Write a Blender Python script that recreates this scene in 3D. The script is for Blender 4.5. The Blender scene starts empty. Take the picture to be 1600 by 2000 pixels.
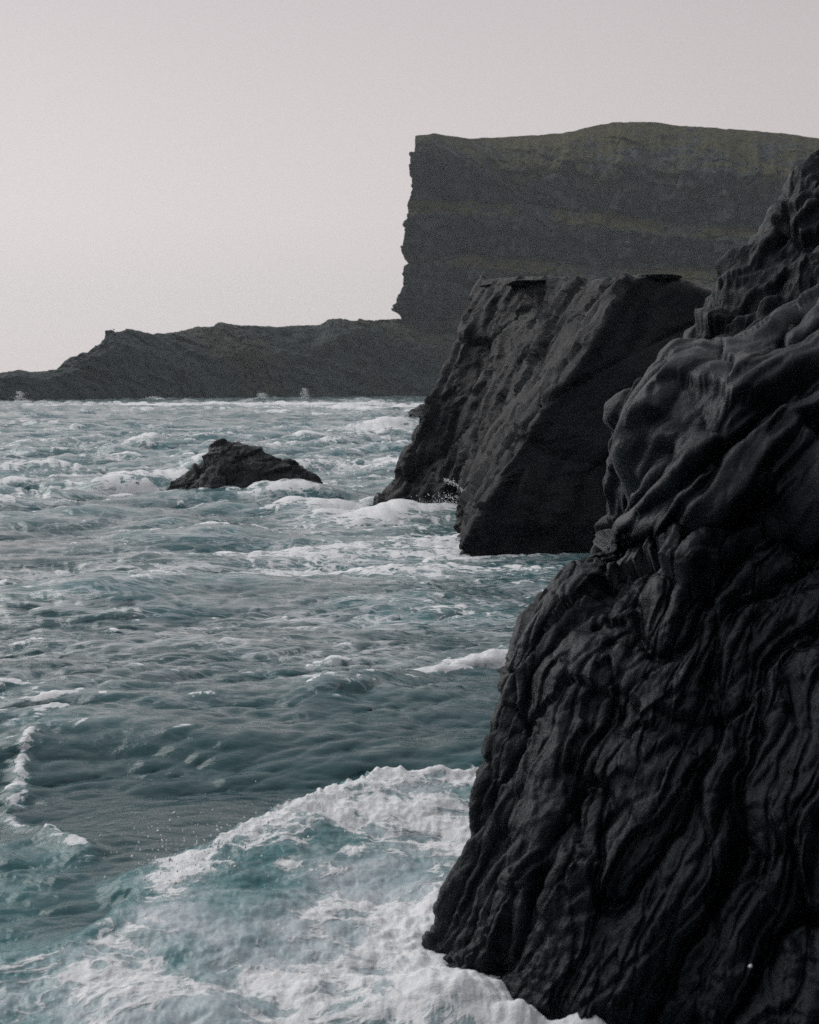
import bpy, math, random
import numpy as np

R = math.radians
random.seed(7)
rng = np.random.default_rng(11)
scene = bpy.context.scene
col = scene.collection

# ------------------------------------------------------------------ camera
CAM_H = 5.0
FPX = 2414.0                      # focal length in pixels of a 1600 x 2000 picture
PITCH = math.atan((1000 - 758) / FPX)
cam_data = bpy.data.cameras.new('camera')
cam = bpy.data.objects.new('camera', cam_data)
col.objects.link(cam)
cam.location = (0, 0, CAM_H)
cam.rotation_euler = (R(90) - PITCH, 0, 0)
cam_data.sensor_fit = 'VERTICAL'
cam_data.sensor_height = 70.0
cam_data.sensor_width = 56.0
cam_data.lens = 70.0 * FPX / 2000.0
cam_data.clip_start = 0.1
cam_data.clip_end = 8000
scene.camera = cam
cam_data.dof.use_dof = True
cam_data.dof.focus_distance = 24.0
cam_data.dof.aperture_fstop = 4.5

# ------------------------------------------------------------------ sky and sun (overcast)
SUN_EL, SUN_AZ = R(36), R(-56)     # azimuth measured from +Y towards +X
sun_dir = (math.sin(SUN_AZ) * math.cos(SUN_EL), math.cos(SUN_AZ) * math.cos(SUN_EL), math.sin(SUN_EL))
world = bpy.data.worlds.new('World')
scene.world = world
world.use_nodes = True
wt = world.node_tree
wt.nodes.clear()


def wnode(kind, **kw):
    n = wt.nodes.new(kind)
    for k, v in kw.items():
        setattr(n, k, v)
    return n


w_out = wnode('ShaderNodeOutputWorld')
w_bg = wnode('ShaderNodeBackground')
w_sky = wnode('ShaderNodeTexSky', sky_type='NISHITA', sun_disc=False, sun_elevation=SUN_EL, sun_rotation=SUN_AZ)
w_sky.air_density = 1.0
w_sky.dust_density = 1.0
w_geo = wnode('ShaderNodeTexCoord')
w_sep = wnode('ShaderNodeSeparateXYZ')
wt.links.new(w_geo.outputs['Generated'], w_sep.inputs[0])
# overcast cloud deck: pale towards the horizon, a little greyer overhead
w_ramp = wnode('ShaderNodeValToRGB')
wt.links.new(w_sep.outputs['Z'], w_ramp.inputs['Fac'])
cr = w_ramp.color_ramp
cr.elements[0].position = 0.0
cr.elements[0].color = (8.35, 7.6, 7.5, 1)
cr.elements[1].position = 1.0
cr.elements[1].color = (7.0, 7.0, 7.3, 1)
e = cr.elements.new(0.13); e.color = (8.15, 7.45, 7.4, 1)
e = cr.elements.new(0.34); e.color = (6.25, 5.75, 5.85, 1)
e = cr.elements.new(0.62); e.color = (6.0, 5.9, 6.15, 1)
# thin structure in the cloud
w_noise = wnode('ShaderNodeTexNoise')
w_noise.inputs['Scale'].default_value = 1.6
w_noise.inputs['Detail'].default_value = 4
wt.links.new(w_geo.outputs['Generated'], w_noise.inputs['Vector'])
w_nr = wnode('ShaderNodeMapRange')
w_nr.inputs[3].default_value = 0.95
w_nr.inputs[4].default_value = 1.05
wt.links.new(w_noise.outputs['Fac'], w_nr.inputs[0])
# wide glow of the hidden sun
w_dot = wnode('ShaderNodeVectorMath', operation='DOT_PRODUCT')
wt.links.new(w_geo.outputs['Generated'], w_dot.inputs[0])
w_dot.inputs[1].default_value = sun_dir
w_gl = wnode('ShaderNodeMapRange')
w_gl.inputs[1].default_value = -1.0
w_gl.inputs[2].default_value = 1.0
w_gl.inputs[3].default_value = 0.28
w_gl.inputs[4].default_value = 1.10
wt.links.new(w_dot.outputs['Value'], w_gl.inputs[0])
w_mul = wnode('ShaderNodeMath', operation='MULTIPLY')
wt.links.new(w_nr.outputs[0], w_mul.inputs[0])
wt.links.new(w_gl.outputs[0], w_mul.inputs[1])
w_cl = wnode('ShaderNodeVectorMath', operation='SCALE')
wt.links.new(w_ramp.outputs['Color'], w_cl.inputs[0])
wt.links.new(w_mul.outputs[0], w_cl.inputs['Scale'])
w_mix = wnode('ShaderNodeMix', data_type='RGBA')
w_mix.inputs[0].default_value = 0.975
wt.links.new(w_sky.outputs[0], w_mix.inputs[6])
wt.links.new(w_cl.outputs[0], w_mix.inputs[7])
wt.links.new(w_mix.outputs[2], w_bg.inputs['Color'])
w_bg.inputs['Strength'].default_value = 0.1
wt.links.new(w_bg.outputs[0], w_out.inputs[0])

sun_data = bpy.data.lights.new('sun', 'SUN')
sun_data.energy = 1.5
sun_data.angle = R(50)
sun_data.color = (1.0, 0.97, 0.93)
sun = bpy.data.objects.new('sun', sun_data)
col.objects.link(sun)
from mathutils import Vector
sun.rotation_euler = Vector(sun_dir).to_track_quat('Z', 'Y').to_euler()

vs = scene.view_settings
vs.view_transform = 'Standard'
vs.look = 'None'
vs.exposure = 0.0
vs.gamma = 1.0
scene.render.film_transparent = False
scene.cycles.use_denoising = False
scene.cycles.volume_bounces = 1
scene.cycles.max_bounces = 4
scene.cycles.diffuse_bounces = 2
scene.cycles.glossy_bounces = 2
scene.cycles.volume_bounces = 0
scene.cycles.use_adaptive_sampling = True
scene.cycles.adaptive_threshold = 0.02

# ------------------------------------------------------------------ pixel <-> place
CP, SP = math.cos(PITCH), math.sin(PITCH)


def ray(px, py):
    u = (px - 800) / FPX
    v = (1000 - py) / FPX
    return np.array([u, CP + v * SP, -SP + v * CP])


def at(px, py, Y):
    d = ray(px, py)
    t = Y / d[1]
    return np.array([d[0] * t, Y, CAM_H + d[2] * t])


def onsea(px, py, z=0.0):
    d = ray(px, py)
    t = (z - CAM_H) / d[2]
    return np.array([d[0] * t, d[1] * t, z])


# ------------------------------------------------------------------ noise
_perm = rng.permutation(256)
PERM = np.concatenate([_perm, _perm, _perm]).astype(np.int32)
_g = rng.normal(size=(256, 3))
GRAD = (_g / np.linalg.norm(_g, axis=1)[:, None]).astype(np.float32)


def perlin(p):
    p = np.asarray(p, dtype=np.float32)
    sh = p.shape[:-1]
    p = p.reshape(-1, 3)
    i = np.floor(p)
    f = p - i
    i = i.astype(np.int32) & 255
    w = f * f * f * (f * (f * 6 - 15) + 10)
    out = np.zeros(len(p), np.float32)
    for dx in (0, 1):
        a = PERM[i[:, 0] + dx]
        wx = w[:, 0] if dx else 1 - w[:, 0]
        for dy in (0, 1):
            b = PERM[a + i[:, 1] + dy]
            wy = w[:, 1] if dy else 1 - w[:, 1]
            for dz in (0, 1):
                g = GRAD[PERM[b + i[:, 2] + dz]]
                wz = w[:, 2] if dz else 1 - w[:, 2]
                out += wx * wy * wz * (g[:, 0] * (f[:, 0] - dx) + g[:, 1] * (f[:, 1] - dy) + g[:, 2] * (f[:, 2] - dz))
    return (out * 1.5).reshape(sh)


def fbm(p, octs=4, gain=0.5, lac=2.03):
    p = np.asarray(p, dtype=np.float32)
    a, s, tot = 1.0, 0.0, 0.0
    for o in range(octs):
        s = s + a * perlin(p + 17.3 * o)
        tot += a
        a *= gain
        p = p * lac
    return s / tot


def ridged(p, octs=4, gain=0.5, lac=2.1):
    p = np.asarray(p, dtype=np.float32)
    a, s, tot = 1.0, 0.0, 0.0
    for o in range(octs):
        s = s + a * (1 - 2.2 * np.abs(perlin(p + 31.7 * o)))
        tot += a
        a *= gain
        p = p * lac
    return s / tot


def billow(p, octs=3, gain=0.5, lac=2.1):
    return -ridged(p, octs, gain, lac)


def worley2(u, v, seed=0):
    """distance to the nearest and second nearest point, and a random value of the nearest cell"""
    iu, iv = np.floor(u).astype(np.int64), np.floor(v).astype(np.int64)
    f1 = np.full(u.shape, 9.0); f2 = f1.copy(); cid = np.zeros(u.shape)
    for du in (-1, 0, 1):
        for dv in (-1, 0, 1):
            cu, cv = iu + du, iv + dv
            h = (cu * 73856093 ^ cv * 19349663 ^ (seed + 5) * 83492791) & 0xFFFFFF
            h = (h * 1103515245 + 12345) & 0x7FFFFFFF
            rx = ((h >> 8) & 1023) / 1023.0
            h2 = (h * 1103515245 + 12345) & 0x7FFFFFFF
            ry = ((h2 >> 8) & 1023) / 1023.0
            d = (cu + rx - u) ** 2 + (cv + ry - v) ** 2
            near = d < f1
            f2 = np.where(near, f1, np.minimum(f2, d))
            f1 = np.where(near, d, f1)
            cid = np.where(near, ((h2 >> 18) & 1023) / 1023.0, cid)
    return np.sqrt(f1), np.sqrt(f2), cid


def facets(u, v, seed=0, step=1.0):
    """every cell of a random mosaic is a plane of its own tilt: broken rock with straight edges; also 0 at the joints"""
    iu, iv = np.floor(u).astype(np.int64), np.floor(v).astype(np.int64)
    f1 = np.full(u.shape, 9.0); f2 = f1.copy(); val = np.zeros(u.shape)
    for du in (-1, 0, 1):
        for dv in (-1, 0, 1):
            cu, cv = iu + du, iv + dv
            h = (cu * 73856093 ^ cv * 19349663 ^ (seed + 5) * 83492791) & 0xFFFFFF
            r_ = []
            for _ in range(5):
                h = (h * 1103515245 + 12345) & 0x7FFFFFFF
                r_.append(((h >> 10) & 4095) / 4095.0)
            ou, ov = u - cu - r_[0], v - cv - r_[1]
            d = ou * ou + ov * ov
            near_ = d < f1
            f2 = np.where(near_, f1, np.minimum(f2, d))
            f1 = np.where(near_, d, f1)
            val = np.where(near_, step * (r_[2] - 0.5) + ou * (r_[3] - 0.5) * 1.6 + ov * (r_[4] - 0.5) * 1.6, val)
    e_ = np.sqrt(f2) - np.sqrt(f1)
    return val, 1 - np.exp(-(e_ / 0.05) ** 2)


def pillow(u, v, seed=0):
    """rounded lobes with sharp creases between them, 0 in the creases and 1 on the lobes"""
    f1, f2, cid = worley2(u, v, seed)
    e = np.clip(f2 - f1, 0, 1)
    return 1 - (1 - np.clip(e * 1.15, 0, 1)) ** 2.2, cid


def smooth(x, a, b):
    t = np.clip((x - a) / (b - a), 0, 1)
    return t * t * (3 - 2 * t)


# ------------------------------------------------------------------ lofting
def catmull(ctrl, n, axis=0, spacing=None):
    """resample control points along an axis to n points, evenly by mean length"""
    c = np.moveaxis(np.asarray(ctrl, float), axis, 0)
    m = len(c)
    seg = np.linalg.norm(np.diff(c, axis=0), axis=-1).reshape(m - 1, -1).mean(axis=1) if spacing is None else np.asarray(spacing, float)
    acc = np.concatenate([[0], np.cumsum(seg)])
    t = np.interp(np.linspace(0, acc[-1], n), acc, np.arange(m))
    i = np.clip(t.astype(int), 0, m - 2)
    f = (t - i).reshape((-1,) + (1,) * (c.ndim - 1))
    p1, p2 = c[i], c[i + 1]
    p0 = np.where((i > 0).reshape(f.shape), c[np.clip(i - 1, 0, m - 1)], 2 * p1 - p2)
    p3 = np.where((i < m - 2).reshape(f.shape), c[np.clip(i + 2, 0, m - 1)], 2 * p2 - p1)
    # damped tangents keep the surface near its control points
    m1, m2 = 0.42 * (p2 - p0), 0.42 * (p3 - p1)
    h = ((2 * f ** 3 - 3 * f ** 2 + 1) * p1 + (f ** 3 - 2 * f ** 2 + f) * m1
         + (-2 * f ** 3 + 3 * f ** 2) * p2 + (f ** 3 - f ** 2) * m2)
    return np.moveaxis(h, 0, axis)


def grid_normals(P):
    du = np.gradient(P, axis=1)
    dv = np.gradient(P, axis=0)
    n = np.cross(du, dv)
    return n / np.maximum(np.linalg.norm(n, axis=-1, keepdims=True), 1e-9)


def grid_lengths(P):
    du = np.linalg.norm(np.diff(P, axis=1), axis=-1)
    dv = np.linalg.norm(np.diff(P, axis=0), axis=-1)
    U = np.concatenate([np.zeros((P.shape[0], 1)), np.cumsum(du, axis=1)], axis=1)
    V = np.concatenate([np.zeros((1, P.shape[1])), np.cumsum(dv, axis=0)], axis=0)
    return U, V


def soften(D, n=1):
    for _ in range(n):
        E = np.pad(D, 1, mode='edge')
        D = (4 * E[1:-1, 1:-1] + 2 * (E[:-2, 1:-1] + E[2:, 1:-1] + E[1:-1, :-2] + E[1:-1, 2:]) + E[:-2, :-2] + E[2:, 2:] + E[:-2, 2:] + E[2:, :-2]) / 16.0
    return D


def grid_mesh(name, P, mat, parent=None, attrs=None, closed_u=False, flip=False, smooth_shade=True):
    nv, nu = P.shape[:2]
    idx = np.arange(nv * nu).reshape(nv, nu)
    a, b = idx[:-1, :-1], idx[:-1, 1:]
    c, d = idx[1:, 1:], idx[1:, :-1]
    f = np.stack([a, b, c, d], axis=-1).reshape(-1, 4)
    if flip:
        f = f[:, ::-1]
    return raw_mesh(name, P.reshape(-1, 3), f, mat, parent, attrs, smooth_shade)


def raw_mesh(name, verts, faces, mat, parent=None, attrs=None, smooth_shade=True):
    me = bpy.data.meshes.new(name)
    n = faces.shape[1]
    me.vertices.add(len(verts))
    me.vertices.foreach_set('co', np.ascontiguousarray(verts, dtype=np.float32).ravel())
    me.loops.add(faces.size)
    me.loops.foreach_set('vertex_index', np.ascontiguousarray(faces, dtype=np.int32).ravel())
    me.polygons.add(len(faces))
    me.polygons.foreach_set('loop_start', np.arange(0, faces.size, n, dtype=np.int32))
    me.polygons.foreach_set('use_smooth', np.full(len(faces), smooth_shade))
    me.update(calc_edges=True)
    for k, v in (attrs or {}).items():
        at_ = me.attributes.new(k, 'FLOAT', 'POINT')
        at_.data.foreach_set('value', np.ascontiguousarray(v, dtype=np.float32).ravel())
    me.materials.append(mat)
    o = bpy.data.objects.new(name, me)
    col.objects.link(o)
    if parent is not None:
        o.parent = parent
        o.matrix_parent_inverse = parent.matrix_basis.inverted()
    return o


def empty(name, loc):
    o = bpy.data.objects.new(name, None)
    o.location = loc
    col.objects.link(o)
    return o


def tag(o, label=None, category=None, group=None, kind=None):
    for k, v in (('label', label), ('category', category), ('group', group), ('kind', kind)):
        if v:
            o[k] = v
    return o


# ------------------------------------------------------------------ materials
class Mat:
    def __init__(self, name):
        self.m = bpy.data.materials.new(name)
        self.m.use_nodes = True
        self.t = self.m.node_tree
        self.p = self.t.nodes['Principled BSDF']
        self.out = self.t.nodes['Material Output']

    def n(self, kind, **kw):
        x = self.t.nodes.new(kind)
        for k, v in kw.items():
            setattr(x, k, v)
        return x

    def link(self, a, b):
        self.t.links.new(a, b)

    def coord(self, scale=(1, 1, 1)):
        c = self.n('ShaderNodeTexCoord')
        m = self.n('ShaderNodeMapping')
        m.inputs['Scale'].default_value = scale
        self.link(c.outputs['Object'], m.inputs[0])
        return m.outputs[0]

    def noise(self, vec, scale, detail=6, rough=0.55, dist=0.0):
        x = self.n('ShaderNodeTexNoise')
        x.inputs['Scale'].default_value = scale
        x.inputs['Detail'].default_value = detail
        x.inputs['Roughness'].default_value = rough
        x.inputs['Distortion'].default_value = dist
        self.link(vec, x.inputs['Vector'])
        return x.outputs['Fac']

    def rng(self, v, a, b, c=0.0, d=1.0, smooth_=False):
        x = self.n('ShaderNodeMapRange')
        if smooth_:
            x.interpolation_type = 'SMOOTHSTEP'
        x.inputs[1].default_value = a
        x.inputs[2].default_value = b
        x.inputs[3].default_value = c
        x.inputs[4].default_value = d
        self.link(v, x.inputs[0])
        return x.outputs[0]

    def math(self, op, a, b=None, clamp=False):
        x = self.n('ShaderNodeMath', operation=op, use_clamp=clamp)
        for k, v in enumerate((a, b)):
            if v is None:
                continue
            if isinstance(v, (int, float)):
                x.inputs[k].default_value = v
            else:
                self.link(v, x.inputs[k])
        return x.outputs[0]

    def mix(self, fac, a, b):
        x = self.n('ShaderNodeMix', data_type='RGBA')
        for k, v in ((0, fac), (6, a), (7, b)):
            if isinstance(v, (int, float)):
                x.inputs[k].default_value = v
            elif isinstance(v, tuple):
                x.inputs[k].default_value = v + (1,) if len(v) == 3 else v
            else:
                self.link(v, x.inputs[k])
        return x.outputs[2]

    def attr(self, name):
        x = self.n('ShaderNodeAttribute')
        x.attribute_name = name
        return x.outputs['Fac']

    def bump(self, h, strength, dist, prev=None):
        x = self.n('ShaderNodeBump')
        x.inputs['Strength'].default_value = strength
        x.inputs['Distance'].default_value = dist
        self.link(h, x.inputs['Height'])
        if prev is not None:
            self.link(prev, x.inputs['Normal'])
        return x.outputs[0]


def rock_material(name, dark, light, scale, rough=(0.35, 0.7), bump=(0.5, 0.02), stretch=(1, 1, 1), spec=0.5, stain=None):
    M = Mat(name)
    v = M.coord(stretch)
    n1 = M.noise(v, scale, 8, 0.62)
    n2 = M.noise(v, scale * 7, 7, 0.68)
    n3 = M.noise(v, scale * 0.25, 4, 0.55)
    n4 = M.noise(v, scale * 34, 3, 0.6)
    f = M.math('ADD', M.math('MULTIPLY', n1, 0.45), M.math('MULTIPLY', n2, 0.35))
    f = M.math('ADD', f, M.math('MULTIPLY', n4, 0.20))
    c = M.mix(M.rng(f, 0.38, 0.64), dark, light)
    if stain is not None:
        c = M.mix(M.math('MULTIPLY', M.rng(n3, 0.5, 0.66), stain[3]), c, stain[:3])
    M.link(c, M.p.inputs['Base Color'])
    M.link(M.rng(n1, 0.3, 0.7, rough[0], rough[1]), M.p.inputs['Roughness'])
    M.link(M.rng(n3, 0.35, 0.65, spec * 0.7, spec * 1.3), M.p.inputs['Specular IOR Level'])
    M.p.inputs['Specular Tint'].default_value = (0.80, 0.92, 1.0, 1)
    vor = M.n('ShaderNodeTexVoronoi')
    vor.inputs['Scale'].default_value = scale * 11
    M.link(v, vor.inputs['Vector'])
    pits = M.math('MULTIPLY', M.rng(vor.outputs['Distance'], 0.0, 0.28, 0, 1, True), 0.35)
    b1 = M.bump(n1, bump[0], bump[1] * 4)
    b2 = M.bump(M.math('ADD', n2, pits), bump[0] * 1.2, bump[1] * 1.4, b1)
    b3 = M.bump(n4, bump[0], bump[1] * 0.35, b2)
    M.link(b3, M.p.inputs['Normal'])
    return M.m


mat_near = rock_material('wet_basalt', (0.0008, 0.0011, 0.0019), (0.0040, 0.0053, 0.0088), 3.0, (0.18, 0.44), (0.55, 0.012), spec=0.27)
mat_rub = rock_material('rubbly_basalt', (0.0008, 0.0011, 0.0019), (0.0042, 0.0054, 0.0085), 4.0, (0.24, 0.50), (0.6, 0.016), spec=0.26)
mat_slab = rock_material('banded_basalt', (0.0013, 0.0017, 0.0027), (0.0085, 0.0095, 0.0125), 1.2, (0.26, 0.52), (0.85, 0.03), spec=0.13, stain=(0.026, 0.023, 0.022, 0.5))
mat_sea_rock = rock_material('sea_washed_basalt', (0.008, 0.0085, 0.009), (0.032, 0.033, 0.033), 1.5, (0.35, 0.65), (0.7, 0.04), spec=0.3)
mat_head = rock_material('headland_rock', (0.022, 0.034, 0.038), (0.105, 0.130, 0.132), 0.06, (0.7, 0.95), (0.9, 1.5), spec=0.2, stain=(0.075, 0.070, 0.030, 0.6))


def cliff_material(name, grassy):
    M = Mat(name)
    v = M.coord((1, 1, 1))
    vv = M.coord((1, 1, 0.22))
    n1 = M.noise(v, 0.03, 8, 0.65)
    n2 = M.noise(vv, 0.12, 6, 0.65)
    n3 = M.noise(v, 0.25, 4, 0.6)
    rock = M.mix(M.rng(M.math('ADD', M.math('MULTIPLY', n2, 0.6), M.math('MULTIPLY', n3, 0.4)), 0.36, 0.66), (0.007, 0.011, 0.016), (0.078, 0.086, 0.090))
    n5 = M.noise(v, 0.11, 5, 0.7)
    grass = M.mix(M.rng(n3, 0.35, 0.65), (0.040, 0.040, 0.019), (0.080, 0.074, 0.036))
    a = M.attr('grass')
    f = M.math('ADD', a, M.math('MULTIPLY', M.math('SUBTRACT', n1, 0.5), 2.4))
    f = M.math('ADD', f, M.math('MULTIPLY', M.math('SUBTRACT', n3, 0.5), 0.9))
    f = M.math('ADD', f, M.math('MULTIPLY', M.math('SUBTRACT', n5, 0.5), 1.8))
    M.link(M.mix(M.rng(f, 0.35, 0.65), rock, grass), M.p.inputs['Base Color'])
    M.p.inputs['Roughness'].default_value = 0.95
    M.p.inputs['Specular IOR Level'].default_value = 0.1
    b = M.bump(n2, 0.8, 2.5)
    M.link(M.bump(n3, 0.6, 1.0, b), M.p.inputs['Normal'])
    return M.m


mat_cliff = cliff_material('cliff_rock_and_turf', True)


def sea_material():
    M = Mat('sea_water')
    tc = M.n('ShaderNodeTexCoord')
    v = tc.outputs['Object']
    mp = M.n('ShaderNodeMapping')
    mp.inputs['Scale'].default_value = (0.75, 1.0, 1.0)
    M.link(v, mp.inputs[0])
    mst = M.n('ShaderNodeMapping')
    mst.inputs['Scale'].default_value = (0.22, 0.9, 1.0)
    mst.inputs['Rotation'].default_value = (0, 0, R(-8))
    M.link(v, mst.inputs[0])
    streak = M.noise(mst.outputs[0], 1.5, 8, 0.7, 0.8)
    # warped coordinates for the lace of foam
    wn = M.n('ShaderNodeTexNoise')
    wn.inputs['Scale'].default_value = 0.9
    wn.inputs['Detail'].default_value = 5
    M.link(mp.outputs[0], wn.inputs['Vector'])
    wv = M.n('ShaderNodeVectorMath', operation='MULTIPLY_ADD')
    M.link(wn.outputs['Color'], wv.inputs[0])
    wv.inputs[1].default_value = (1.6, 1.6, 0.3)
    M.link(mp.outputs[0], wv.inputs[2])
    vec = wv.outputs[0]

    def lace(scale):
        x = M.n('ShaderNodeTexVoronoi', feature='DISTANCE_TO_EDGE')
        x.inputs['Scale'].default_value = scale
        x.inputs['Randomness'].default_value = 1.0
        M.link(vec, x.inputs['Vector'])
        return M.rng(x.outputs['Distance'], 0.0, 0.24, 0.0, 1.0)
    l1, l2, l3 = lace(0.9), lace(3.0), lace(9.0)
    n1 = M.noise(vec, 1.3, 9, 0.68)
    n2 = M.noise(mp.outputs[0], 12.0, 7, 0.65)
    thr = M.math('ADD', M.math('MULTIPLY', M.rng(n1, 0.3, 0.7), 0.24), M.math('MULTIPLY', l1, 0.24))
    thr = M.math('ADD', thr, M.math('MULTIPLY', M.rng(streak, 0.34, 0.64), 0.34))
    thr = M.math('ADD', thr, M.math('MULTIPLY', l2, 0.26))
    thr = M.math('ADD', thr, M.math('MULTIPLY', n2, 0.12))
    thr = M.math('ADD', thr, M.math('MULTIPLY', l3, 0.12))
    thr = M.math('SUBTRACT', thr, 0.06)
    foam = M.attr('foam')
    d = M.math('SUBTRACT', foam, thr)
    mask = M.math('ADD', M.math('MULTIPLY', M.rng(d, -0.12, 0.22, 0, 1, True), 0.55), M.math('MULTIPLY', M.rng(d, 0.0, 0.07, 0, 1, True), 0.45))
    film = M.rng(d, -0.30, 0.15, 0, 1, True)
    aer = M.attr('aer')
    na = M.noise(vec, 1.1, 10, 0.68)
    aerf = M.math('MULTIPLY', aer, M.rng(na, 0.3, 0.7, 0.25, 1.3), True)
    aerf = M.math('MAXIMUM', aerf, M.math('MULTIPLY', film, 0.40))
    water = M.mix(M.rng(aerf, 0.0, 0.45), (0.022, 0.070, 0.080), (0.072, 0.205, 0.222))
    water = M.mix(M.rng(aerf, 0.4, 1.0), water, (0.46, 0.525, 0.56))
    white = M.mix(M.rng(n2, 0.3, 0.7), (0.66, 0.70, 0.73), (0.88, 0.88, 0.89))
    st = M.n('ShaderNodeMapping')
    st.inputs['Scale'].default_value = (0.42, 1.25, 1.0)
    st.inputs['Rotation'].default_value = (0, 0, R(10))
    M.link(v, st.inputs[0])

    def trail(scale, width, detail):
        q = M.noise(st.outputs[0], scale, detail, 0.58, 1.4)
        return M.rng(M.math('ABSOLUTE', M.math('SUBTRACT', q, 0.5)), 0.0, width, 1.0, 0.0, True)
    tr = M.math('MAXIMUM', trail(0.55, 0.042, 7), M.math('MULTIPLY', trail(1.5, 0.046, 6), 0.9))
    sn = M.noise(st.outputs[0], 0.7, 7, 0.65, 1.0)
    tr = M.math('MULTIPLY', tr, M.rng(sn, 0.36, 0.60, 0.15, 1.0))
    haze_ = M.math('MULTIPLY', M.rng(sn, 0.46, 0.72, 0, 1, True), 0.38)
    sf = M.math('MULTIPLY', M.math('MAXIMUM', M.math('MULTIPLY', tr, 0.95), haze_), M.attr('streak'))
    water = M.mix(sf, water, (0.72, 0.75, 0.77))
    M.link(M.mix(mask, water, white), M.p.inputs['Base Color'])
    rough = M.math('ADD', M.rng(aerf, 0, 1, 0.06, 0.35), M.math('MULTIPLY', mask, 0.45))
    M.link(rough, M.p.inputs['Roughness'])
    M.p.inputs['IOR'].default_value = 1.33
    M.p.inputs['Specular IOR Level'].default_value = 0.5
    # ripples
    r1 = M.n('ShaderNodeMapping')
    r1.inputs['Scale'].default_value = (0.55, 1.3, 1.0)
    r1.inputs['Rotation'].default_value = (0, 0, R(-12))
    M.link(v, r1.inputs[0])
    ra = M.noise(r1.outputs[0], 3.4, 5, 0.6, 0.6)
    rb = M.noise(r1.outputs[0], 11.0, 4, 0.6, 0.4)
    b1 = M.bump(ra, 0.45, 0.045)
    b2 = M.bump(rb, 0.35, 0.012, b1)
    b3 = M.bump(M.math('MULTIPLY', mask, M.math('ADD', 0.6, n2)), 0.5, 0.04, b2)
    M.link(b3, M.p.inputs['Normal'])
    return M.m


mat_sea = sea_material()
M_ = Mat('spray_foam')
M_.p.inputs['Base Color'].default_value = (0.78, 0.80, 0.81, 1)
M_.p.inputs['Roughness'].default_value = 0.5
mat_spray = M_.m
M_ = Mat('feathers_grey')
M_.p.inputs['Base Color'].default_value = (0.12, 0.12, 0.13, 1)
M_.p.inputs['Roughness'].default_value = 0.8
mat_bird = M_.m

# ------------------------------------------------------------------ distant cliff
def interp_pts(pts, xs):
    p = np.array(pts, float)
    return np.interp(xs, p[:, 0], p[:, 1])


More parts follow.
